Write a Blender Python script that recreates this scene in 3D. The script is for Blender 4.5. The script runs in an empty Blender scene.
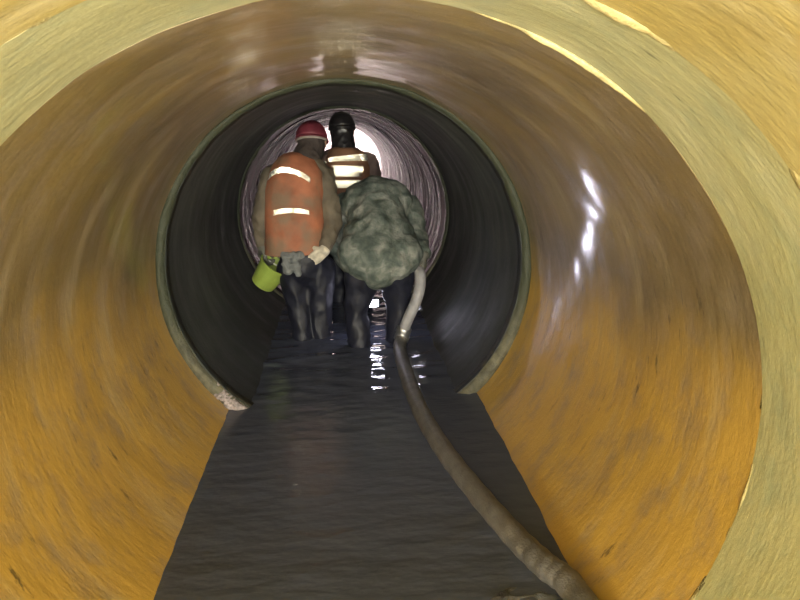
import bpy, bmesh, math, random
import numpy as np
from mathutils import Vector, noise, Matrix
random.seed(4)
sc = bpy.context.scene
COL = sc.collection

# ---------------------------------------------------------------- camera, light, exposure
R = 0.9                      # inner radius of the near pipe
WZ = -0.647                  # water level
FPX = 650.0
PITCH, YAW, ROLL = .249, .081, -.035
CAM = np.array([-.0036, 0.0, .65])
cp, sp, cy, sy, cr, sr = (math.cos(PITCH), math.sin(PITCH), math.cos(YAW), math.sin(YAW), math.cos(ROLL), math.sin(ROLL))
FWD = np.array([sy*cp, cy*cp, -sp]); r0 = np.array([cy, -sy, 0.0]); u0 = np.cross(r0, FWD)
RT = cr*r0 + sr*u0; UP = -sr*r0 + cr*u0
cam_d = bpy.data.cameras.new('camera'); cam = bpy.data.objects.new('camera', cam_d); COL.objects.link(cam)
cam_d.sensor_width = 36; cam_d.lens = FPX/800*36; cam_d.clip_start = .02
cam.matrix_world = Matrix(((RT[0], UP[0], -FWD[0], CAM[0]), (RT[1], UP[1], -FWD[1], CAM[1]), (RT[2], UP[2], -FWD[2], CAM[2]), (0, 0, 0, 1)))
sc.camera = cam

w = bpy.data.worlds.new('world'); sc.world = w; w.use_nodes = True
bg = w.node_tree.nodes['Background']; bg.inputs[0].default_value = (1.0, .93, .78, 1); bg.inputs[1].default_value = 6.0

sc.view_settings.view_transform = 'Standard'; sc.view_settings.look = 'None'
sc.view_settings.gamma = 1; sc.view_settings.use_curve_mapping = False
sc.view_settings.exposure = 1.25

def lamp(name, kind, loc, energy, color, size=.05, aim=None, angle=None, blend=.6):
    d = bpy.data.lights.new(name, kind); d.energy = energy; d.color = color
    if kind in ('POINT', 'SPOT'): d.shadow_soft_size = size
    if kind == 'AREA': d.size = size
    if kind == 'SPOT': d.spot_size = angle; d.spot_blend = blend
    o = bpy.data.objects.new(name, d); COL.objects.link(o); o.location = loc
    if aim is not None:
        o.rotation_euler = (Vector(aim)-Vector(loc)).to_track_quat('-Z', 'Y').to_euler()
    return o
# the photographer's head torch
lamp('head_torch', 'SPOT', (.03, -.10, .73), 56, (1.0, .96, .88), .03, (-.05, 4.2, .15), math.radians(62), 1.0)
# unseen fill light added behind the photographer to brighten the near walls
lamp('pipe_lamp', 'POINT', (.08, -2.3, -.38), 235, (1.0, .97, .80), .08)
# floodlight of the access chamber far down the pipe
lamp('chamber_floodlight', 'POINT', (-1.05, 14.75, 1.2), 36, (1.0, .66, .84), .12)

def at(px, py, Y):
    k = (px-400)/FPX*RT - (py-300)/FPX*UP + FWD
    return Vector(CAM + k*(Y/k[1]))
def onw(px, py, z=WZ):
    k = (px-400)/FPX*RT - (py-300)/FPX*UP + FWD
    return Vector(CAM + k*((z-CAM[2])/k[2]))

# ---------------------------------------------------------------- helpers
def link(name, me, mat=None, parent=None, label=None, cat=None, kind=None, group=None, smooth=True):
    o = bpy.data.objects.new(name, me); COL.objects.link(o)
    if mat: me.materials.clear(); me.materials.append(mat)
    if parent:
        o.parent = parent
        o.matrix_parent_inverse = Matrix.Translation(parent.location).inverted()
    if label: o['label'] = label
    if cat: o['category'] = cat
    if kind: o['kind'] = kind
    if group: o['group'] = group
    if smooth:
        me.polygons.foreach_set('use_smooth', [True]*len(me.polygons))
    return o
def empty(name, loc, label, cat, group=None):
    o = bpy.data.objects.new(name, None); COL.objects.link(o); o.location = loc
    o.empty_display_size = .1; o['label'] = label; o['category'] = cat
    if group: o['group'] = group
    return o
def pydata(name, v, f):
    me = bpy.data.meshes.new(name); me.from_pydata([tuple(p) for p in v], [], f); me.update(); return me
def from_bm(name, bm):
    me = bpy.data.meshes.new(name); bm.to_mesh(me); bm.free(); return me
def frame(d):
    d = Vector(d).normalized(); a = Vector((0, 0, 1)) if abs(d.z) < .9 else Vector((1, 0, 0))
    s = d.cross(a).normalized(); return s, s.cross(d).normalized(), d
def tube_mesh(name, pts, rad, n=16, cap=True):
    pts = [Vector(p) for p in pts]; V = []; F = []
    s = None
    for i, p in enumerate(pts):
        t = (pts[min(i+1, len(pts)-1)]-pts[max(i-1, 0)]).normalized()
        if s is None: s, b, _ = frame(t)
        s = (s - t*s.dot(t)).normalized(); b = t.cross(s)
        r = rad(i/(len(pts)-1)) if callable(rad) else rad
        for k in range(n):
            a = 2*math.pi*k/n; V.append(p + s*math.cos(a)*r + b*math.sin(a)*r)
    for i in range(len(pts)-1):
        for k in range(n): F.append((i*n+k, i*n+(k+1) % n, (i+1)*n+(k+1) % n, (i+1)*n+k))
    if cap: F.append(tuple(range(n-1, -1, -1))); F.append(tuple((len(pts)-1)*n+k for k in range(n)))
    return pydata(name, V, F)
def catmull(P, m=8):
    P = [Vector(p) for p in P]; Q = [2*P[0]-P[1]]+P+[2*P[-1]-P[-2]]; out = []
    for i in range(1, len(Q)-2):
        for k in range(m):
            t = k/m; a, b, c, d = Q[i-1:i+3]
            out.append(.5*((2*b)+(c-a)*t+(2*a-5*b+4*c-d)*t*t+(3*b-a-3*c+d)*t**3))
    return out+[P[-1]]
def capsule(bm, p0, r0_, p1, r1_, n=14):
    p0, p1 = Vector(p0), Vector(p1)
    if (p1-p0).length < 1e-5: p1 = p0+Vector((0, 0, 1e-4))
    s, b, d = frame(p1-p0); rings = []
    for j in range(1, 5): a = -math.pi/2+j*math.pi/2/4; rings.append((p0+d*r0_*math.sin(a), r0_*math.cos(a)))
    for j in range(0, 4): a = j*math.pi/2/4; rings.append((p1+d*r1_*math.sin(a), r1_*math.cos(a)))
    vs = []
    for c, r in rings: vs.append([bm.verts.new(c+s*math.cos(2*math.pi*k/n)*r+b*math.sin(2*math.pi*k/n)*r) for k in range(n)])
    for i in range(len(vs)-1):
        for k in range(n): bm.faces.new((vs[i][k], vs[i][(k+1) % n], vs[i+1][(k+1) % n], vs[i+1][k]))
    e0 = bm.verts.new(p0-d*r0_); e1 = bm.verts.new(p1+d*r1_)
    for k in range(n):
        bm.faces.new((e0, vs[0][(k+1) % n], vs[0][k])); bm.faces.new((e1, vs[-1][k], vs[-1][(k+1) % n]))
def organic(name, caps, voxel=.011, smooth=6, fold=0, fscale=9, stretch=(1, 1, 1), bm_extra=None):
    """one continuous surface grown around a skeleton of tapered limbs"""
    bm = bmesh.new()
    for c in caps: capsule(bm, *c)
    if bm_extra: bm_extra(bm)
    bmesh.ops.recalc_face_normals(bm, faces=bm.faces)
    me = from_bm('tmp', bm); o = bpy.data.objects.new('tmp', me); COL.objects.link(o)
    m = o.modifiers.new('r', 'REMESH'); m.mode = 'VOXEL'; m.voxel_size = voxel
    m = o.modifiers.new('s', 'SMOOTH'); m.iterations = smooth; m.factor = .5
    dg = bpy.context.evaluated_depsgraph_get(); res = bpy.data.meshes.new_from_object(o.evaluated_get(dg)); res.name = name
    bpy.data.objects.remove(o); bpy.data.meshes.remove(me)
    if fold:
        nn = [v.normal.copy() for v in res.vertices]
        for v, n_ in zip(res.vertices, nn):
            q = Vector((v.co.x*stretch[0], v.co.y*stretch[1], v.co.z*stretch[2]))*fscale
            v.co += n_*(fold*(1-2*abs(noise.noise(q))*1.6 + .5*noise.noise(q*2.3+Vector((7, 1, 3)))))
        res.update()
    return res
def chain(pts, rs): return [(pts[i], rs[i], pts[i+1], rs[i+1]) for i in range(len(pts)-1)]
def hand(wr, d, n, side, curl=.7, r=.0095, grow=0):
    """palm, four bent fingers of unequal length and a thumb leaving the side of the palm"""
    wr = Vector(wr); d = Vector(d).normalized(); n = Vector(n); n = (n-d*n.dot(d)).normalized(); s = d.cross(n)*side
    out = []; L = [.040, .046, .042, .033]
    for k in range(4):
        off = (k-1.5)*.020; kn = wr+d*(.085-.004*abs(k-1))+s*off
        out.append((wr+s*off*.6, .017+grow, kn, .012+grow))
        p = kn; a = curl*.55
        for j, q in enumerate((1, .72, .55)):
            dd = d*math.cos(a)+n*math.sin(a); p2 = p+dd*L[k]*q; rr = r+grow-.0008*j
            out.append((p, rr, p2, rr-.0008)); p = p2; a += curl
    b = wr+d*.022-s*.022+n*.006; m = b+(d*.6-s*.75+n*.35).normalized()*.04; t = m+(d*.75-s*.1+n*.7).normalized()*.032
    out += [(b, .014+grow, m, .011+grow), (m, .0105+grow, t, .009+grow)]
    return out

# ---------------------------------------------------------------- materials
def mat(name):
    m = bpy.data.materials.new(name); m.use_nodes = True; nt = m.node_tree
    return m, nt, nt.nodes['Principled BSDF']
def N(nt, t, **kw):
    n = nt.nodes.new(t)
    for k, v in kw.items():
        if k.startswith('i_'): n.inputs[k[2:].replace('_', ' ')].default_value = v
        else: setattr(n, k, v)
    return n
def ramp(nt, stops, src):
    n = nt.nodes.new('ShaderNodeValToRGB'); e = n.color_ramp.elements
    while len(e) < len(stops): e.new(.5)
    for q, (p, c) in zip(e, stops): q.position = p; q.color = tuple(c)+(1,) if len(c) == 3 else c
    nt.links.new(src, n.inputs[0]); return n.outputs[0]
def mixc(nt, a, b, fac):
    n = nt.nodes.new('ShaderNodeMix'); n.data_type = 'RGBA'
    for s, v in ((n.inputs[6], a), (n.inputs[7], b), (n.inputs[0], fac)):
        if hasattr(v, 'is_output'): nt.links.new(v, s)
        elif isinstance(v, tuple): s.default_value = v+(1,)
        else: s.default_value = v
    return n.outputs[2]
def simple(name, col, rough=.6, bump=.0, bscale=60, var=.25, metal=0, spec=.5, coat=0, nscale=14):
    m, nt, b = mat(name)
    tc = N(nt, 'ShaderNodeTexCoord'); nz = N(nt, 'ShaderNodeTexNoise'); nz.inputs['Scale'].default_value = nscale; nz.inputs['Detail'].default_value = 5
    nt.links.new(tc.outputs['Object'], nz.inputs['Vector'])
    c0 = tuple(c*(1-var) for c in col); c1 = tuple(min(1, c*(1+var)) for c in col)
    nt.links.new(ramp(nt, [(.3, c0), (.7, c1)], nz.outputs[0]), b.inputs['Base Color'])
    b.inputs['Roughness'].default_value = rough; b.inputs['Metallic'].default_value = metal; b.inputs['Specular IOR Level'].default_value = spec
    b.inputs['Coat Weight'].default_value = coat; b.inputs['Coat Roughness'].default_value = .12
    if bump:
        n2 = N(nt, 'ShaderNodeTexNoise'); n2.inputs['Scale'].default_value = bscale; n2.inputs['Detail'].default_value = 4
        nt.links.new(tc.outputs['Object'], n2.inputs['Vector'])
        bp = N(nt, 'ShaderNodeBump'); bp.inputs['Strength'].default_value = bump; bp.inputs['Distance'].default_value = .01
        nt.links.new(n2.outputs[0], bp.inputs['Height']); nt.links.new(bp.outputs[0], b.inputs['Normal'])
    return m
def wall_mat(name, base, streak, stain, tide, rough=(.32, .6), bump=.22, spec=.5, tide_h=-.42, streak_amt=.6, coat=0):
    """lined pipe wall: base coat, streaks running round the pipe, blotchy stains, a tide stain along the waterline"""
    m, nt, b = mat(name); L = nt.links
    uv = N(nt, 'ShaderNodeUVMap'); geo = N(nt, 'ShaderNodeNewGeometry')
    def nz(scale, detail=5, rgh=.55, vec=uv.outputs[0]):
        mp = N(nt, 'ShaderNodeMapping'); mp.inputs['Scale'].default_value = scale; L.new(vec, mp.inputs['Vector'])
        n = N(nt, 'ShaderNodeTexNoise'); n.inputs['Scale'].default_value = 1; n.inputs['Detail'].default_value = detail; n.inputs['Roughness'].default_value = rgh
        L.new(mp.outputs[0], n.inputs['Vector']); return n.outputs[0]
    # uv: u = arc length round the pipe (m), v = distance along it (m)
    big = nz((1.6, 1.3, 1), 4); st = nz((1.3, 6, 1), 6, .62); fine = nz((10, 34, 1), 5, .65); blot = nz((5, 8, 1), 8, .7); sct = nz((9, 34, 1), 5, .7)
    c = mixc(nt, base[0], base[1], ramp(nt, [(.36, (0, 0, 0)), (.64, (1, 1, 1))], big))
    sep = N(nt, 'ShaderNodeSeparateXYZ'); L.new(geo.outputs['Position'], sep.inputs[0])
    ad = N(nt, 'ShaderNodeMath', operation='MULTIPLY_ADD'); L.new(big, ad.inputs[0]); ad.inputs[1].default_value = -.55; L.new(sep.outputs['Z'], ad.inputs[2])
    ad2 = N(nt, 'ShaderNodeMath', operation='MULTIPLY_ADD'); L.new(blot, ad2.inputs[0]); ad2.inputs[1].default_value = -.10; L.new(ad.outputs[0], ad2.inputs[2])
    mr = N(nt, 'ShaderNodeMapRange'); L.new(ad2.outputs[0], mr.inputs[0]); mr.inputs[1].default_value = tide_h-.325+.16; mr.inputs[2].default_value = tide_h-.325-.16
    c = mixc(nt, c, tide, mr.outputs[0])
    c = mixc(nt, c, streak, ramp(nt, [(.52, (0, 0, 0)), (.75, (streak_amt,)*3)], st))
    c = mixc(nt, c, stain, ramp(nt, [(.48, (0, 0, 0)), (.68, (.7,)*3)], blot))
    pat = nz((2.1, 2.6, 1), 3)
    sc_ = N(nt, 'ShaderNodeMath', operation='MULTIPLY'); L.new(ramp(nt, [(.33, (.75,)*3), (.41, (0,)*3)], sct), sc_.inputs[0]); L.new(ramp(nt, [(.5, (0,)*3), (.6, (1,)*3)], pat), sc_.inputs[1])
    c = mixc(nt, c, tuple(x*.4 for x in base[0]), sc_.outputs[0])
    L.new(c, b.inputs['Base Color']); b.inputs['Specular IOR Level'].default_value = spec
    b.inputs['Coat Weight'].default_value = coat; b.inputs['Coat Roughness'].default_value = .11
    rr = ramp(nt, [(.35, (rough[0],)*3), (.65, (rough[1],)*3)], st); L.new(rr, b.inputs['Roughness'])
    mx = N(nt, 'ShaderNodeMath', operation='MULTIPLY_ADD'); L.new(fine, mx.inputs[0]); mx.inputs[1].default_value = .5; L.new(st, mx.inputs[2])
    mx2 = N(nt, 'ShaderNodeMath', operation='MULTIPLY_ADD'); L.new(blot, mx2.inputs[0]); mx2.inputs[1].default_value = .9; L.new(mx.outputs[0], mx2.inputs[2])
    bp = N(nt, 'ShaderNodeBump'); bp.inputs['Strength'].default_value = bump; bp.inputs['Distance'].default_value = .022
    L.new(mx2.outputs[0], bp.inputs['Height']); L.new(bp.outputs[0], b.inputs['Normal'])
    return m
def mud_over(m, col):
    nt = m.node_tree; b = nt.nodes['Principled BSDF']; src = b.inputs['Base Color'].links[0].from_socket
    tc = N(nt, 'ShaderNodeTexCoord'); n_ = N(nt, 'ShaderNodeTexNoise'); n_.inputs['Scale'].default_value = 5.5; n_.inputs['Detail'].default_value = 6
    nt.links.new(tc.outputs['Object'], n_.inputs['Vector'])
    nt.links.new(mixc(nt, src, col, ramp(nt, [(.44, (0,)*3), (.62, (.85,)*3)], n_.outputs[0])), b.inputs['Base Color'])
M = {}
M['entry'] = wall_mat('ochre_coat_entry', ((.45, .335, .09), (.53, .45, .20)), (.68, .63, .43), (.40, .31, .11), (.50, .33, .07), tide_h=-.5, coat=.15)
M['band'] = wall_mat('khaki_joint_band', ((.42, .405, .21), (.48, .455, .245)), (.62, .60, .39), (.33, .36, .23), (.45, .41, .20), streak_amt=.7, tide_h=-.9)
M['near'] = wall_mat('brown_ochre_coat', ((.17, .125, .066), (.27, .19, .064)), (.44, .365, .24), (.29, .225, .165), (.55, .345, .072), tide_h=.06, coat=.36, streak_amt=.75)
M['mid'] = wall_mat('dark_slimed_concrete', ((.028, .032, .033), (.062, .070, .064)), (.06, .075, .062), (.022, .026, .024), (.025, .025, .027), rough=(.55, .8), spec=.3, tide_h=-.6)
M['far'] = wall_mat('wet_rosy_concrete', ((.075, .047, .058), (.028, .02, .026)), (.42, .26, .31), (.035, .025, .03), (.06, .05, .055), rough=(.2, .38), bump=.8, tide_h=-.6, streak_amt=.9)  # pink glow and highlight streaks of the far light painted into the colour
M['rim'] = simple('crusted_concrete', (.09, .085, .055), .7, .6, 50, .45, nscale=22)
nt = M['rim'].node_tree; b = nt.nodes['Principled BSDF']; src = b.inputs['Base Color'].links[0].from_socket
geo = N(nt, 'ShaderNodeNewGeometry'); sep = N(nt, 'ShaderNodeSeparateXYZ'); nt.links.new(geo.outputs['Position'], sep.inputs[0])
mr = N(nt, 'ShaderNodeMapRange'); nt.links.new(sep.outputs['Z'], mr.inputs[0]); mr.inputs[1].default_value = -.42; mr.inputs[2].default_value = -.12
nt.links.new(mixc(nt, src, (.034, .040, .022), mr.outputs[0]), b.inputs['Base Color'])   # green slime above the silt mark
M['bead'] = simple('pale_mortar', (.44, .37, .17), .45, .5, 60, .3)
M['crust'] = simple('pinkish_mineral_crust', (.30, .255, .25), .6, .8, 90, .5, nscale=70)
M['chamber'] = simple('chamber_render', (.75, .70, .72), .8, .2, 20, .1)
M['hose'] = simple('grey_canvas_hose', (.125, .118, .112), .55, .35, 120, .25, nscale=18)
M['hose_pale'] = simple('worn_pale_hose', (.30, .295, .31), .5, .3, 120, .2)
M['steel'] = simple('dull_steel', (.45, .45, .46), .4, .2, 80, .2, metal=.9)
M['silt'] = simple('wet_grey_silt', (.085, .088, .095), .35, .9, 45, .5, nscale=30)
M['skin'] = simple('skin', (.45, .28, .20), .5, .1, 90, .1)
M['orange'] = simple('orange_vest_cloth', (.33, .118, .060), .75, .25, 40, .3, nscale=8); mud_over(M['orange'], (.19, .135, .088))
M['tan'] = simple('muddy_orange_cloth', (.25, .125, .07), .75, .25, 40, .3, nscale=8)
M['olive'] = simple('olive_jacket_cloth', (.12, .098, .07), .8, .3, 40, .35, nscale=8)
M['dusk'] = simple('dusky_sleeve_cloth', (.17, .12, .11), .8, .3, 40, .3)
M['hood'] = simple('dark_brown_hood', (.05, .038, .034), .85, .3, 40, .3)
M['rubber'] = simple('navy_wader_rubber', (.012, .013, .023), .52, .25, 30, .3, spec=.35)
M['red'] = simple('red_helmet_shell', (.17, .026, .042), .6, .05, 60, .15)
M['black'] = simple('black_helmet_shell', (.018, .016, .018), .4, .05, 60, .15)
M['strap'] = simple('grey_strap', (.32, .28, .25), .7, .2, 90, .2)
M['glove'] = simple('pale_work_glove', (.50, .45, .36), .8, .3, 90, .3, nscale=30)
M['glove_d'] = simple('dark_work_glove', (.10, .10, .085), .7, .3, 90, .3)
M['bucket'] = simple('lime_plastic', (.27, .36, .07), .45, .05, 40, .12)
M['rag'] = simple('grey_rag', (.15, .16, .16), .85, .5, 60, .3)
M['lampbody'] = simple('black_lamp_plastic', (.03, .03, .035), .4, .05, 60, .2)
# mottled grey green jacket
m, nt, b = mat('mottled_grey_green_jacket'); tc = N(nt, 'ShaderNodeTexCoord')
n1 = N(nt, 'ShaderNodeTexNoise'); n1.inputs['Scale'].default_value = 11; n1.inputs['Detail'].default_value = 6; n1.inputs['Distortion'].default_value = .6
n2 = N(nt, 'ShaderNodeTexNoise'); n2.inputs['Scale'].default_value = 30; n2.inputs['Detail'].default_value = 4
nt.links.new(tc.outputs['Object'], n1.inputs['Vector']); nt.links.new(tc.outputs['Object'], n2.inputs['Vector'])
cc = ramp(nt, [(.30, (.035, .048, .042)), (.44, (.085, .105, .092)), (.56, (.155, .17, .15)), (.70, (.27, .275, .25))], n1.outputs[0])
nt.links.new(mixc(nt, cc, (.055, .075, .062), ramp(nt, [(.5, (0,)*3), (.7, (.6,)*3)], n2.outputs[0])), b.inputs['Base Color']); b.inputs['Roughness'].default_value = .8
bp = N(nt, 'ShaderNodeBump'); bp.inputs['Strength'].default_value = .5; bp.inputs['Distance'].default_value = .015
nt.links.new(n2.outputs[0], bp.inputs['Height']); nt.links.new(bp.outputs[0], b.inputs['Normal']); M['camo'] = m
# prismatic reflective tape: silvered corner cubes (the cubes are real geometry)
m, nt, b = mat('prismatic_silver_tape'); b.inputs['Base Color'].default_value = (.97, .95, .88, 1); b.inputs['Metallic'].default_value = .82; b.inputs['Roughness'].default_value = .17
M['tape'] = m
# lamp lens
m, nt, b = mat('lamp_lens'); b.inputs['Base Color'].default_value = (.9, .9, 1, 1); b.inputs['Emission Color'].default_value = (.82, .80, 1, 1); b.inputs['Emission Strength'].default_value = 25
M['lens'] = m
# murky water
m, nt, b = mat('murky_water'); b.inputs['Base Color'].default_value = (.084, .095, .138, 1); b.inputs['Roughness'].default_value = .06; b.inputs['IOR'].default_value = 1.33
geo = N(nt, 'ShaderNodeNewGeometry'); mp = N(nt, 'ShaderNodeMapping'); mp.inputs['Scale'].default_value = (5, 11, 1); nt.links.new(geo.outputs['Position'], mp.inputs['Vector'])
n1 = N(nt, 'ShaderNodeTexNoise'); n1.inputs['Scale'].default_value = 1.6; n1.inputs['Detail'].default_value = 3; nt.links.new(mp.outputs[0], n1.inputs['Vector'])
bp = N(nt, 'ShaderNodeBump'); bp.inputs['Strength'].default_value = .25; bp.inputs['Distance'].default_value = .02
nt.links.new(n1.outputs[0], bp.inputs['Height']); nt.links.new(bp.outputs[0], b.inputs['Normal']); M['water'] = m

# ---------------------------------------------------------------- the pipe
def pipe(name, y0, y1, rin, cz, mt, label, cat='pipe section', dy=.035, amp=.004, rings=0, rout=1.02, nseg=160):
    V = []; F = []; UVs = []; ny = max(2, int((y1-y0)/dy))
    for j in range(ny+1):
        y = y0+(y1-y0)*j/ny
        for k in range(nseg+1):
            a = -math.pi/2+2*math.pi*k/nseg; c, s = math.cos(a), math.sin(a)
            q = Vector((c*2.2, y*2.0, s*2.2)); d = noise.noise(q)*amp + noise.noise(q*3.3)*amp*.5
            if rings: d += rings*(noise.noise(Vector((c*.5, y*13, s*.5)))+.6*noise.noise(Vector((c*.8+5, y*31, s*.8))))
            r = rin+d
            V.append((c*r, y, cz+s*r)); UVs.append((2*math.pi*k/nseg*rin, y))
    w_ = nseg+1; inner = len(V)
    for j in range(ny):
        for k in range(nseg): F.append((j*w_+k, (j+1)*w_+k, (j+1)*w_+k+1, j*w_+k+1))
    for y in (y0, y1):
        for k in range(w_):
            a = -math.pi/2+2*math.pi*k/nseg; V.append((math.cos(a)*rout, y, cz+math.sin(a)*rout)); UVs.append((2*math.pi*k/nseg*rin, y))
    o0, o1 = inner, inner+w_
    for base_ in (0, ny*w_):
        for k in range(w_): V.append(V[base_+k]); UVs.append(UVs[base_+k])
    e0, e1 = inner+2*w_, inner+3*w_
    for k in range(nseg):
        F.append((e0+k, e0+k+1, o0+k+1, o0+k)); F.append((e1+k, o1+k, o1+k+1, e1+k+1)); F.append((o0+k, o0+k+1, o1+k+1, o1+k))
    me = pydata(name, V, F); lay = me.uv_layers.new(name='UVMap')
    for l in me.loops: lay.data[l.index].uv = UVs[l.vertex_index]
    o = link(name, me, mt, kind='structure', label=label, cat=cat)
    sm = [i < ny*nseg for i in range(len(me.polygons))]; me.polygons.foreach_set('use_smooth', sm)
    return o
def ring(name, y, rin, width, proud, cz, mt, label=None, parent=None, a0=-.5*math.pi, a1=1.5*math.pi, amp=.006, n=240, seed=0, taper=False, broken=False):
    """uneven mortar bead round a joint"""
    V = []; F = []; prof = 7
    for k in range(n+1):
        a = a0+(a1-a0)*k/n; c, s = math.cos(a), math.sin(a)
        e = 1+.55*noise.noise(Vector((c*6, s*6, seed)))+.5*noise.noise(Vector((c*19, s*19, seed+4)))
        if broken: e = max(0.0, 2.2*noise.noise(Vector((c*3, s*3, seed+2)))+.8*noise.noise(Vector((c*17, s*17, seed))))
        if taper: e *= max(.02, math.sin(math.pi*k/n))**.6
        sh = amp*noise.noise(Vector((c*4, s*4, seed+9)))
        for j in range(prof):
            t = j/(prof-1); h = math.sin(math.pi*t)*proud*e - .003
            V.append((c*(rin-h), y+(t-.5)*width*(.8+.2*e)+sh, cz+s*(rin-h)))
    for k in range(n):
        for j in range(prof-1): F.append((k*prof+j, k*prof+j+1, (k+1)*prof+j+1, (k+1)*prof+j))
    for k in (0, n): F.append(tuple(k*prof+j for j in range(prof))[::1 if k else -1])
    for k in range(n): F.append((k*prof, (k+1)*prof, (k+1)*prof+prof-1, k*prof+prof-1))
    return link(name, pydata(name, V, F), mt, parent=parent, kind=None if parent else 'structure', label=label, cat=None if parent else 'pipe joint')
D1, D2, D3 = 3.085, 1.274, .969
DM = 5.33; RF = .855; CF = .028; LEN = 2.25
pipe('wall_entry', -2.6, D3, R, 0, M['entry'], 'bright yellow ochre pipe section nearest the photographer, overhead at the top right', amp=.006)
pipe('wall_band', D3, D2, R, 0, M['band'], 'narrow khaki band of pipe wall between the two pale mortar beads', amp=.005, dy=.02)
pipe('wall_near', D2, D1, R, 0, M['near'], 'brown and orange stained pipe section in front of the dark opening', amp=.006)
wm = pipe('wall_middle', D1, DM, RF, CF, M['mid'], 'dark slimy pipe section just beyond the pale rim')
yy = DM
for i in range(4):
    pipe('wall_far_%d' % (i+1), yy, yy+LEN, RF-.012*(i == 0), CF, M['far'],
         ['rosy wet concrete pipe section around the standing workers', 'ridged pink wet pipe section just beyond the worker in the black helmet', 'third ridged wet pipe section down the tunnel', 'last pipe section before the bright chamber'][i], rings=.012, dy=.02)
    yy += LEN
END = yy
ring('trim_1', D3, R, .034, .008, 0, M['bead'], 'pale mortar bead curving across the top right corner', seed=1, broken=True)
ring('trim_2', D2, R, .014, .006, 0, M['bead'], 'pale mortar bead where the khaki band meets the orange section', seed=5, broken=True)
# the crusted end face of the narrower pipe
def rim():
    V = []; F = []; n = 260; prof = 8
    for k in range(n+1):
        a = -math.pi/2+2*math.pi*k/n; c, s = math.cos(a), math.sin(a)
        for j in range(prof):
            t = j/(prof-1)
            r_out = R+.01; cx, cz_ = 0, 0
            po = Vector((c*r_out, 0, s*r_out)); e = .004*noise.noise(Vector((c*9, s*9, 2)))+.003*noise.noise(Vector((c*30, s*30, 5)))
            pi_ = Vector((c*(RF-.006+e), 0, CF+s*(RF-.006+e))); p = po.lerp(pi_, t)
            y = D1-.004-.016*math.sin(math.pi*min(1, t*1.15))*(1+.6*noise.noise(Vector((c*12, s*12, t*3))))
            if j == prof-1: y = D1+.05
            V.append((p.x, y, p.z))
    for k in range(n):
        for j in range(prof-1): F.append((k*prof+j, (k+1)*prof+j, (k+1)*prof+j+1, k*prof+j+1))
        F.append((k*prof, k*prof+prof-1, (k+1)*prof+prof-1, (k+1)*prof))
    return link('trim_3', pydata('trim_3', V, F), M['rim'], kind='structure', label='crusted greenish rim where the dark narrower pipe begins', cat='pipe joint')
rm = rim()
# mineral crust on the rim at the waterline
V = []; F = []; n1_, n2_ = 44, 14
for i in range(n1_+1):
    a = math.radians(213+ (234-213)*i/n1_)
    for j in range(n2_+1):
        t = j/n2_; r = R+.006-t*(.068); p = Vector((math.cos(a)*r, 0, math.sin(a)*r))
        h = .02*math.sin(math.pi*t)**.5*math.sin(math.pi*min(1, max(0, i/n1_)))**.4*(1+.7*noise.noise(p*40)+.4*noise.noise(p*90))
        h -= .045*max(0, 1-1.7*i/n1_+.9*noise.noise(p*22)+.5*noise.noise(p*55))
        V.append((p.x, D1-.012-h, p.z))
for i in range(n1_):
    for j in range(n2_): a = i*(n2_+1)+j; F.append((a, a+1, a+n2_+2, a+n2_+1))
cme = pydata('mineral_crust', V, F); o = link('mineral_crust', cme, M['crust'], parent=rm, label='pinkish white mineral crust on the rim at the waterline')
sd = o.modifiers.new('s', 'SOLIDIFY'); sd.thickness = -.012
ring('trim_4', DM, RF-.004, .06, .016, CF, M['rim'], 'thin joint ring around the rosy pipe section', seed=11)
# chamber at the far end
bm = bmesh.new()
def bx(bm, x0, x1, y0, y1, z0, z1):
    r = bmesh.ops.create_cube(bm, size=1)
    bmesh.ops.scale(bm, vec=(x1-x0, y1-y0, z1-z0), verts=r['verts']); bmesh.ops.translate(bm, vec=((x0+x1)/2, (y0+y1)/2, (z0+z1)/2), verts=r['verts'])
for i, (nm, bxs, lb) in enumerate((('wall_back', (-1.4, 1.4, END+1.8, END+2.0, -1.1, 1.6), 'white rendered back wall of the far chamber'), ('wall_left', (-1.6, -1.4, END, END+2, -1.1, 1.6), 'left side wall of the far chamber'),
      ('wall_right', (1.4, 1.6, END, END+2, -1.1, 1.6), 'right side wall of the far chamber'), ('ceiling', (-1.6, 1.6, END, END+2, 1.6, 1.8), 'roof slab of the far chamber'), ('floor', (-1.6, 1.6, END, END+2, -1.3, -1.1), 'floor slab of the far chamber'))):
    bm = bmesh.new(); bx(bm, *bxs); link(nm, from_bm(nm, bm), M['chamber'], kind='structure', label=lb, cat='wall' if 'wall' in nm else nm, smooth=False)

# ---------------------------------------------------------------- water
def wh(x, y):
    """height of the ripples; livelier around the men's legs"""
    k = .0022+.0055*math.exp(-((y-3.9)/.75)**2)
    q = Vector((x*4.2, y*9, .3)); h = noise.noise(q)+.6*noise.noise(q*2.1+Vector((3, 0, 0)))+.25*noise.noise(q*5)
    return k*h
V = []; F = []; nx = 64; ys = []
y = -2.5
while y < END+1.7:
    ys.append(y); y += .02 if 1 < y < 5.5 else .06
for y in ys:
    hwid = .650 if y < D1-.01 else .60
    if y > END: hwid = 1.4
    for i in range(nx+1): x = -hwid+2*hwid*i/nx; V.append((x, y, WZ+wh(x, y)))
for j in range(len(ys)-1):
    for i in range(nx): a = j*(nx+1)+i; F.append((a, a+1, a+nx+2, a+nx+1))
link('water', pydata('water', V, F), M['water'], kind='stuff', label='murky dark grey water standing in the bottom of the pipe', cat='water')

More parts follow.
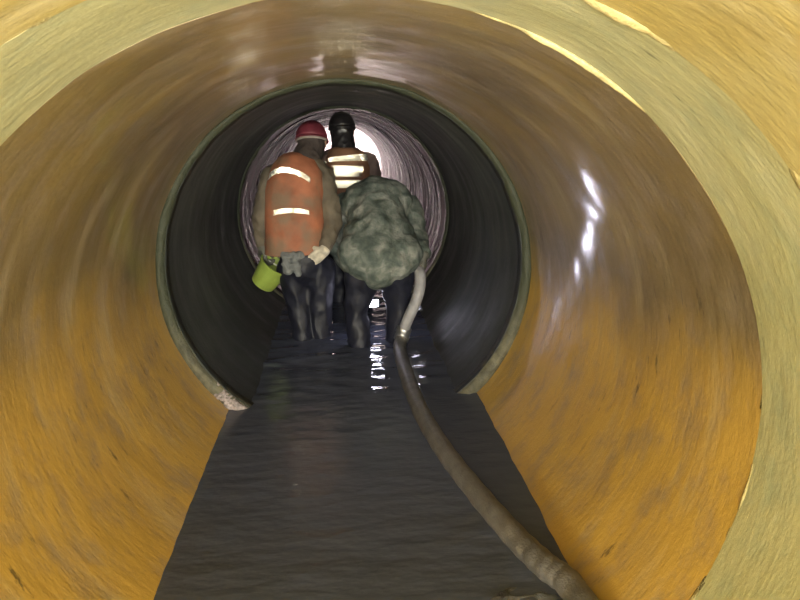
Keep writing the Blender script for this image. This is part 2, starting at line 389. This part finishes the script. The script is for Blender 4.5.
# silt heap under the hose at the bottom edge
c0 = onw(538, 606); V = []; F = []; n = 40
for j in range(n+1):
    for i in range(n+1):
        u, v_ = i/n*2-1, j/n*2-1; x, y = c0.x+u*.24, c0.y+v_*.17
        d = max(0, 1-(u*u+v_*v_)); q = Vector((x*14, y*26, 0))
        z = WZ-.020+.021*d**.6+.016*d*(noise.noise(q)+.7*noise.noise(q*2.2))
        V.append((x, y, z))
for j in range(n):
    for i in range(n): a = j*(n+1)+i; F.append((a, a+1, a+n+2, a+n+1))
# ---------------------------------------------------------------- hose
hr = .041
hp = [(.595, -1.2, -.60), (.595, .2, -.60), (.598, .85, -.602), (.600, 1.22, -.604)]
for px, py, dz in ((573, 589, .035), (547, 567, .028), (518, 540, .015), (480, 497, .01), (445, 452, .008), (421, 412, .006), (407, 376, .006), (400, 350, .01)):
    p = onw(px, py, WZ+dz); hp.append((p.x, p.y, p.z))
hp += [tuple(at(402, 336, 3.93)), tuple(at(408, 319, 3.90)), tuple(at(416, 301, 3.90)), tuple(at(420, 285, 3.92)), tuple(at(419, 271, 4.0)), tuple(at(412, 262, 4.25)), tuple(at(403, 262, 4.6))]
hose = empty('hose', (hp[3][0], hp[3][1], WZ), 'long grey hose lying in the water and rising to the hand of the bent worker', 'hose')
path = catmull(hp, 14)
yk = [p.y for p in path]
i_up = next(i for i, p in enumerate(path) if p.z > WZ+.07 and p.y > 3)
link('hose_run', tube_mesh('hose_run', path[:i_up+1], lambda t: hr*(1+.03*math.sin(t*190)), 18), M['hose'], hose)
link('hose_lift', tube_mesh('hose_lift', path[i_up:], lambda t: hr*.86, 18), M['hose_pale'], hose, label='pale worn upright length of hose')
pc = path[i_up]; pd = (path[i_up+1]-path[i_up-1]).normalized()
link('coupling', tube_mesh('coupling', [pc-pd*.045, pc-pd*.04, pc-pd*.01, pc-pd*.005, pc+pd*.005, pc+pd*.01, pc+pd*.04, pc+pd*.045],
     lambda t: hr*(1.08 if .05 < t < .4 or .6 < t < .95 else 1.0)+.004, 20), M['steel'], hose)
link('silt_heap', pydata('silt_heap', V, F), M['silt'], kind='stuff', label='low heap of wet grey silt under the hose at the bottom edge', cat='silt')

# ---------------------------------------------------------------- workers
def floor_z(x, y): return CF-math.sqrt(RF*RF-x*x)
def loft(spine, nth=48, nu=40, folds=.006, th0=0, th1=2*math.pi, u0=0, u1=1, off=0, seed=0, power=2.4):
    """torso surface round a bent spine: spine = [(centre, half width, half depth)]; theta 0 = right side, pi/2 = back"""
    C = catmull([s[0] for s in spine], 10); H = catmull([Vector((s[1], s[2], 0)) for s in spine], 10); m_ = len(C)-1
    def P(u, th):
        f_ = u*m_; i = min(int(f_), m_-1); t = f_-i; c = C[i].lerp(C[i+1], t); h = H[i].lerp(H[i+1], t)
        up = (C[min(i+1, m_)]-C[max(i-1, 0)]).normalized(); s = Vector((1, 0, 0)); s = (s-up*s.dot(up)).normalized(); b_ = s.cross(up)*-1
        if b_.y > 0: b_ = -b_
        ct, st = math.cos(th), math.sin(th); e = 2/power
        d = s*(h.x*math.copysign(abs(ct)**e, ct))+b_*(h.y*math.copysign(abs(st)**e, st))
        nrm = (s*ct/h.x+b_*st/h.y).normalized()
        q = Vector((th*2.2, u*5, seed)); fo = folds*(1-2*abs(noise.noise(q))*1.7+.5*noise.noise(q*2.4))
        return c+d+nrm*(fo+off), nrm
    return P
def torso_mesh(name, P, nth=56, nu=44):
    V = []; F = []
    for j in range(nu+1):
        for k in range(nth): V.append(P(j/nu, 2*math.pi*k/nth)[0])
    for j in range(nu):
        for k in range(nth): F.append((j*nth+k, j*nth+(k+1) % nth, (j+1)*nth+(k+1) % nth, (j+1)*nth+k))
    F.append(tuple(range(nth-1, -1, -1))); F.append(tuple(nu*nth+k for k in range(nth)))
    return pydata(name, V, F)
def tape_mesh(name, P, u_lo, u_hi, th_a, th_b, s=.0036, slope=0.0, thick=.004, arch=0.0):
    """band of corner-cube prisms wrapped over the torso between two heights and two angles"""
    Lw = sum((P((u_lo+u_hi)/2, th_a+(th_b-th_a)*i/20)[0]-P((u_lo+u_hi)/2, th_a+(th_b-th_a)*(i+1)/20)[0]).length for i in range(20))
    Hh = sum((P(u_lo+(u_hi-u_lo)*i/6, (th_a+th_b)/2)[0]-P(u_lo+(u_hi-u_lo)*(i+1)/6, (th_a+th_b)/2)[0]).length for i in range(6))
    ni = int(Lw/s); nj = max(2, int(Hh/(s*.866))); V = []; F = []
    for j in range(nj+1):
        for i in range(ni+1):
            cl = (i+2*(j % 2)*0 - j + (j+1)//2*0) % 3
            # triangular lattice: shift odd rows by half a step; class makes every small triangle hold levels 0,1,2
            x = i+.5*(j % 2); ii = i-(j//2); cl = (ii-j) % 3
            th = th_a+(th_b-th_a)*min(1, x/(ni+.5)); u = u_lo+(u_hi-u_lo)*j/nj + slope*(x/ni-.5) - arch*(2*x/ni-1)**2
            p, nr = P(u, th); V.append(p+nr*(thick+cl*s/math.sqrt(2)))
    w_ = ni+1
    for j in range(nj):
        for i in range(ni):
            a, b_, c, d = j*w_+i, j*w_+i+1, (j+1)*w_+i, (j+1)*w_+i+1
            if j % 2 == 0: F += [(a, b_, c), (b_, d, c)]
            else: F += [(a, b_, d), (a, d, c)]
    return pydata(name, V, F)
def helmet(c, r, look, mshell, parent, label=None, mband=None):
    mband = mband or M['black']
    c = Vector(c); bm = bmesh.new(); n, mrow = 32, 10; look = Vector(look).normalized()
    up = (Vector((0, 0, 1))-look*look.z).normalized(); s = look.cross(up); rows = []
    for j in range(mrow+1):
        a = j/mrow*math.pi/2; rr = math.cos(a)*r; h = math.sin(a)*r*.95
        rows.append([bm.verts.new(c+s*math.cos(t)*rr*.92+look*math.sin(t)*rr*1.12+up*(h+ (.012*abs(math.cos(t))**8*math.sin(a)))) for t in [2*math.pi*k/n for k in range(n)]])
    for j in range(mrow):
        for k in range(n): bm.faces.new((rows[j][k], rows[j][(k+1) % n], rows[j+1][(k+1) % n], rows[j+1][k]))
    bmesh.ops.remove_doubles(bm, verts=bm.verts, dist=1e-4)
    sh = link('helmet_shell', from_bm('helmet_shell', bm), mshell, parent, label=label); sd = sh.modifiers.new('s', 'SOLIDIFY'); sd.thickness = .006; sd.offset = 1
    V = []; F = []
    for k in range(n):
        t = 2*math.pi*k/n; e = .012+.045*max(0, math.sin(t))**2
        for rr, dz in ((r*.98, .004), (r+e, -.008), (r+e, -.014), (r*.98, -.004)):
            V.append(c+s*math.cos(t)*rr*.92+look*math.sin(t)*rr*1.12+up*dz)
    for k in range(n):
        for j in range(4): F.append((k*4+j, k*4+(j+1) % 4, ((k+1) % n)*4+(j+1) % 4, ((k+1) % n)*4+j))
    link('helmet_brim', pydata('helmet_brim', V, F), mshell, sh)
    band = []
    for k in range(13): t = math.pi+math.pi*k/12; band.append(c+s*math.cos(t)*r*.93+look*math.sin(t)*r*1.1-up*.018)
    link('headband', tube_mesh('headband', band, .008, 8), mband, sh)
def head_caps(c, look, r=.088):
    c = Vector(c); look = Vector(look).normalized(); up = (Vector((0, 0, 1))-look*look.z).normalized(); s = look.cross(up)
    return [(c+look*.012+up*.02, r, c-look*.015+up*.02, r), (c+look*.03-up*.03, .062, c+look*.045-up*.075, .034),
            (c+look*.095+up*.005, .010, c+look*.112-up*.022, .014), (c+look*.085+up*.022-s*.03, .014, c+look*.085+up*.022+s*.03, .014),
            (c+look*.083-up*.055-s*.016, .009, c+look*.083-up*.055+s*.016, .009),
            (c+s*.085+up*.01, .014, c+s*.088-up*.03, .011), (c-s*.085+up*.01, .014, c-s*.088-up*.03, .011)]
def hood(e, J, look, mt, label):
    c = Vector(J['head']); look = Vector(look).normalized(); n_ = Vector(J['neck'])
    caps = [(c-look*.02+Vector((0, 0, .02)), .095, c-look*.03-Vector((0, 0, .03)), .090), (c-look*.03-Vector((0, 0, .03)), .088, n_, .098), (n_, .098, n_-Vector((0, 0, .04)), .105)]
    link('hood', organic('hood', caps, .009, 4, .004, 20), mt, e, label=label)
def boot(ank, toe_dir):
    a = Vector(ank); d = Vector(toe_dir).normalized(); z = Vector((0, 0, -1))
    return [(a, .062, a+z*.03, .055), (a+z*.03-d*.03, .045, a+z*.035+d*.10, .042), (a+z*.035+d*.10, .042, a+z*.04+d*.17, .036)]
def person(label, J, hands, look, parts):
    """J: dict of joints; the body is one continuous mesh under the clothes"""
    base = Vector(((J['akl'].x+J['akr'].x)/2, (J['akl'].y+J['akr'].y)/2, min(J['akl'].z, J['akr'].z)-.06))
    e = empty('person', base, label, 'person', None)
    caps = head_caps(J['head'], look)
    caps += [(J['head']-Vector((0, 0, .03)), .055, J['neck'], .06)]
    caps += chain([J['neck'], J['chest'], J['waist'], J['pelvis']], [.07, .125, .115, .125])
    for q in 'lr':
        caps += [(J['neck'], .06, J['sh'+q], .058), (J['chest'], .11, J['sh'+q], .055)]
        caps += chain([J['sh'+q], J['el'+q], J['wr'+q]], [.052, .040, .028])
        caps += chain([J['pelvis'], J['hp'+q], J['kn'+q], J['ak'+q]], [.11, .085, .056, .042])
        d = Vector(hands[q][0]); caps += hand(J['wr'+q], d, hands[q][1], 1 if q == 'r' else -1, hands[q][2])
        caps += [(J['ak'+q], .042, J['ak'+q]+Vector((0, .14, -.035)), .034)]
    link('body', organic('body', caps, .0095, 3), M['skin'], e)
    # waders / boots
    caps = [(J['waist'].lerp(J['pelvis'], .55), .15, J['pelvis'], .155)]
    for q in 'lr':
        caps += [(J['pelvis'], .14, J['hp'+q], .112)]
        caps += chain([J['hp'+q], J['kn'+q], J['ak'+q]], [.112, .078, .066]); caps += boot(J['ak'+q], (.15 if q == 'r' else -.15, 1, 0))
    link('waders', organic('waders', caps, .011, 5, .007, 10, (1, 1, .8)), M['rubber'], e, label='dark navy rubber waders')
    return e
def gloves(e, J, hands, mats):
    for q in 'lr':
        d = Vector(hands[q][0]); back = (J['el'+q]-J['wr'+q]).normalized()
        link('glove', organic('glove', hand(J['wr'+q], d, hands[q][1], 1 if q == 'r' else -1, hands[q][2], grow=.003)+[(J['wr'+q], .034, J['wr'+q]+back*.05, .038)], .0055, 3), mats[q], e)

def legs(J, xl, yl, xr, yr):
    J['akl'] = Vector((xl, yl, floor_z(xl, yl)+.085)); J['akr'] = Vector((xr, yr, floor_z(xr, yr)+.085))
    return J
# --- worker in the orange vest with the bucket
J = dict(head=at(312, 143, 4.50), neck=at(306, 161, 4.40), chest=at(299, 190, 4.34), waist=at(300, 232, 4.28), pelvis=at(305, 262, 4.25),
         shl=at(272, 178, 4.36), ell=at(262, 216, 4.28), wrl=at(262, 246, 4.30), shr=at(323, 176, 4.36), elr=at(333, 222, 4.24), wrr=at(325, 250, 4.12),
         hpl=at(294, 270, 4.25), hpr=at(319, 270, 4.25), knl=at(299, 306, 4.24), knr=at(320, 306, 4.24))
a1, a2 = onw(303, 338), onw(321, 336); legs(J, a1.x, a1.y, a2.x, a2.y)
hd = dict(l=((0.0, .05, -1), (.3, .2, 0), .95), r=((-.75, -.05, -.55), (0, .9, .2), .35))
A = person('worker in an orange vest and red helmet holding the lime bucket', J, hd, (.1, 1, -.25), None)
jk = []
jk += [(J['neck'], .075, J['chest'], .14), (J['chest'], .14, J['waist'], .135), (J['waist'], .135, J['pelvis'].lerp(J['waist'], .2), .15)]
for q in 'lr':
    jk += [(J['neck'], .07, J['sh'+q], .075), (J['chest'], .12, J['sh'+q], .07)]+chain([J['sh'+q], J['el'+q], J['wr'+q].lerp(J['el'+q], .15)], [.077, .062, .045])
link('jacket', organic('jacket', jk, .010, 5, .006, 14), M['olive'], A, label='muddy olive jacket under the vest')
gloves(A, J, hd, dict(l=M['glove_d'], r=M['glove']))
spine = [(at(297, 252, 4.27), .205, .165), (at(296, 235, 4.27), .200, .165), (at(295, 210, 4.30), .195, .16), (at(296, 188, 4.33), .19, .155), (at(300, 170, 4.37), .165, .13), (at(304, 160, 4.40), .10, .085)]
P = loft(spine, folds=.0036, seed=3); vest = link('vest', torso_mesh('vest', P), M['orange'], A, label='orange high visibility vest')
def u_of(P, py, th=math.pi/2):
    best = (1e9, 0)
    for i in range(201):
        p = np.array(P(i/200, th)[0])-CAM; v = 300-FPX*(p@UP)/(p@FWD); best = min(best, (abs(v-py), i/200))
    return best[1]
def th_of(P, u, px):
    best = (1e9, 0)
    for i in range(121):
        t = math.pi*i/120; p = np.array(P(u, t)[0])-CAM; v = 400+FPX*(p@RT)/(p@FWD); best = min(best, (abs(v-px), t))
    return best[1]
def tape(P, y_lo, y_hi, x0, x1, parent, slope=0, s=.0036, arch=0):
    ul, uh = sorted((u_of(P, y_lo), u_of(P, y_hi))); um = (ul+uh)/2
    link('reflective_stripe', tape_mesh('reflective_stripe', P, ul, uh, th_of(P, um, x0), th_of(P, um, x1), s, slope, arch=arch), M['tape'], parent, smooth=False)
P = loft(spine, folds=0, off=.006, power=2.2)
tape(P, 174.5, 169.5, 272, 311, vest, arch=.055, slope=.012); tape(P, 213.5, 208, 274, 309, vest, slope=.0, arch=.015)
hood(A, J, (.1, 1, -.25), M['hood'], 'dark hood over head and neck')
helmet(J['head']+Vector((0, .0, .03)), .108, (.1, 1, -.25), M['red'], A, 'red hard hat', M['strap'])
# grey rag hanging from the belt
rg = [(at(283, 256, 4.10), .02, at(300, 256, 4.09), .025), (at(285, 258, 4.10), .03, at(288, 270, 4.09), .028), (at(296, 258, 4.09), .03, at(298, 274, 4.09), .018), (at(288, 270, 4.09), .025, at(296, 266, 4.08), .02)]
link('rag', organic('rag', rg, .007, 4, .008, 25), M['rag'], A, label='grey rag tucked into the belt')

# --- bucket in the worker's left hand
hb = J['wrl']+Vector((0, .01, -.085))
top = at(277, 263, 4.26); bot = at(262.5, 284, 4.30); ax = (top-bot).normalized()
bk = empty('bucket', bot, 'lime green plastic bucket hanging tilted from the gloved hand', 'bucket')
s_, b_, _ = frame(ax); V = []; F = []; n = 32
prof = [(h*1.0, r*1.1) for h, r in ((.0, .0), (0, .070), (.004, .074), (.165, .094), (.167, .101), (.176, .101), (.177, .092), (.012, .068), (.012, 0))]
for h, r in prof:
    for k in range(n): a = 2*math.pi*k/n; V.append(bot+ax*h+(s_*math.cos(a)+b_*math.sin(a))*max(r, .0005))
for j in range(len(prof)-1):
    for k in range(n): F.append((j*n+k, j*n+(k+1) % n, (j+1)*n+(k+1) % n, (j+1)*n+k))
F += [tuple(range(n-1, -1, -1)), tuple((len(prof)-1)*n+k for k in range(n))]
link('bucket_body', pydata('bucket_body', V, F), M['bucket'], bk, smooth=False)
rimc = bot+ax*.17; side = (Vector((1, 0, 0))-ax*ax.x).normalized()
hp_ = [rimc-side*.106, rimc-side*.09+(hb-rimc)*.45, hb-Vector((.012, 0, 0)), hb+Vector((.012, 0, 0)), rimc+side*.09+(hb-rimc)*.45, rimc+side*.106]
link('bucket_handle', tube_mesh('bucket_handle', catmull(hp_, 6), .004, 8), M['steel'], bk)

# --- bent worker in the mottled jacket
J = dict(head=at(383, 218, 4.72), neck=at(380, 206, 4.55), chest=at(377, 205, 4.34), waist=at(377, 238, 4.12), pelvis=at(379, 266, 4.0),
         shl=at(345, 207, 4.42), ell=at(338, 246, 4.46), wrl=at(352, 274, 4.56), shr=at(408, 209, 4.40), elr=at(417, 240, 4.22), wrr=at(424, 255, 4.03),
         hpl=at(362, 276, 4.0), hpr=at(396, 276, 4.0), knl=at(356, 310, 4.02), knr=at(399, 307, 4.02))
a1, a2 = onw(361, 346), onw(396, 340); legs(J, a1.x, a1.y, a2.x, a2.y)
hd = dict(l=((.1, .3, -1), (.8, -.2, 0), .7), r=((-.05, .05, -1), (-.9, .35, 0), .95))
B = person('bent worker in a mottled grey green jacket holding the hose', J, hd, (0, .8, -.6), None)
jk = [(J['neck'], .09, J['chest'], .19), (J['chest'], .195, J['waist'], .19), (J['waist'], .19, J['pelvis']+Vector((0, -.01, .03)), .178), (at(357, 254, 4.0), .13, at(402, 254, 4.0), .13), (at(366, 263, 3.96), .125, at(394, 263, 3.96), .125), (J['chest']+Vector((-.07, 0, 0)), .17, J['chest']+Vector((.07, 0, 0)), .17), (J['waist']+Vector((-.06, 0, 0)), .165, J['waist']+Vector((.08, 0, 0)), .165)]
for q in 'lr':
    jk += [(J['chest'], .15, J['sh'+q], .10)]+chain([J['sh'+q], J['el'+q], J['wr'+q].lerp(J['el'+q], .12)], [.10, .075, .05])
link('jacket', organic('jacket', jk, .011, 8, .006, 9, (1, 1, 1.4)), M['camo'], B, label='bulky mottled grey green jacket')
gloves(B, J, hd, dict(l=M['glove_d'], r=M['glove_d']))
helmet(J['head']+Vector((0, 0, .02)), .106, (0, .8, -.6), M['black'], B)

# --- worker further in, black helmet, striped vest
CY = 5.2
J = dict(head=at(342, 130.5, CY+.08), neck=at(344, 153, CY+.02), chest=at(346, 180, CY), waist=at(348, 212, CY-.02), pelvis=at(349, 236, CY-.02),
         shl=at(322, 163, CY), ell=at(316, 195, CY), wrl=at(322, 225, CY+.12), shr=at(369, 163, CY), elr=at(377, 196, CY), wrr=at(374, 226, CY+.14),
         hpl=at(338, 242, CY-.02), hpr=at(360, 242, CY-.02), knl=at(338, 270, CY-.02), knr=at(361, 270, CY-.02))
legs(J, J['knl'].x, CY, J['knr'].x, CY)
hd = dict(l=((.2, .5, -.8), (.6, .3, 0), .6), r=((-.1, .5, -.8), (-.6, .3, 0), .6))
Cc = person('worker in a black helmet and striped vest standing behind the others', J, hd, (.0, 1, -.1), None)
jk = [(J['neck'], .08, J['chest'], .14), (J['chest'], .14, J['waist'], .14), (J['waist'], .14, J['pelvis'], .15)]
for q in 'lr':
    jk += [(J['neck'], .07, J['sh'+q], .075)]+chain([J['sh'+q], J['el'+q], J['wr'+q].lerp(J['el'+q], .15)], [.077, .062, .045])
link('jacket', organic('jacket', jk, .011, 5, .006, 14), M['dusk'], Cc, label='dusky jacket under the vest')
gloves(Cc, J, hd, dict(l=M['glove_d'], r=M['glove_d']))
spine = [(at(348, 228, CY-.02), .20, .165), (at(347, 205, CY-.02), .195, .165), (at(346, 180, CY), .20, .16), (at(346, 164, CY+.01), .195, .15), (at(345, 154, CY+.02), .15, .12), (at(345, 149, CY+.03), .08, .07)]
P = loft(spine, folds=.004, seed=8); vest = link('vest', torso_mesh('vest', P), M['tan'], Cc, label='orange vest with three pale stripes'); P = loft(spine, folds=0, off=.004, power=2.0)
tape(P, 161, 155.5, 322, 367, vest); tape(P, 177, 165.5, 322, 363, vest); tape(P, 188, 180, 327, 362, vest)
hood(Cc, J, (0, 1, -.1), M['black'], 'black hood over head and neck')
helmet(J['head']+Vector((0, 0, .025)), .108, (0, 1, -.1), M['black'], Cc, 'black hard hat')

# ---------------------------------------------------------------- hand lamp standing in the water beyond the legs, with an added second head
lp = at(372.8, 302.5, 4.30); lq = Vector((lp.x+.275, lp.y+.03, lp.z-.01)); mx_ = (lp.x+lq.x)/2; fz = floor_z(mx_, lp.y)  # lq: unseen second head, added to throw a glint on the right wall
wl = empty('work_lamp', (mx_, lp.y+.05, fz), 'bright white twin work lamp standing in the water behind the legs of the bent worker', 'lamp')
for c in (lp, lq):
    bm = bmesh.new(); bx(bm, c.x-.05, c.x+.05, c.y-.025, c.y+.045, c.z-.03, c.z+.03); bmesh.ops.bevel(bm, geom=bm.edges[:], offset=.01, segments=2, affect='EDGES')
    h_ = link('lamp_housing', from_bm('lamp_housing', bm), M['lampbody'], wl)
    if c is lq:      # plate added to keep the second head's reflection off the water
        bm = bmesh.new(); bx(bm, c.x-.052, c.x+.052, c.y-.15, c.y-.02, c.z-.032, c.z-.027); bd = link('barn_door', from_bm('barn_door', bm), M['lampbody'], None, smooth=False); bd.parent = h_
    bm = bmesh.new(); bx(bm, c.x-.036, c.x+.036, c.y-.032, c.y-.024, c.z-.022, c.z+.022)
    le = link('lens', from_bm('lens', bm), M['lens'], None, smooth=False); le.parent = h_
link('cross_bar', tube_mesh('cross_bar', [(lp.x-.03, lp.y+.05, lp.z), (lq.x+.03, lq.y+.03, lq.z)], .009, 8), M['lampbody'], wl)
for dx in (-.09, .09):
    link('stand_leg', tube_mesh('stand_leg', [(mx_, lp.y+.05, lp.z), (mx_+dx*.5, lp.y+.055, (lp.z+fz)/2), (mx_+dx, lp.y+.06, floor_z(mx_+dx, 0)+.004)], .008, 8), M['lampbody'], wl)
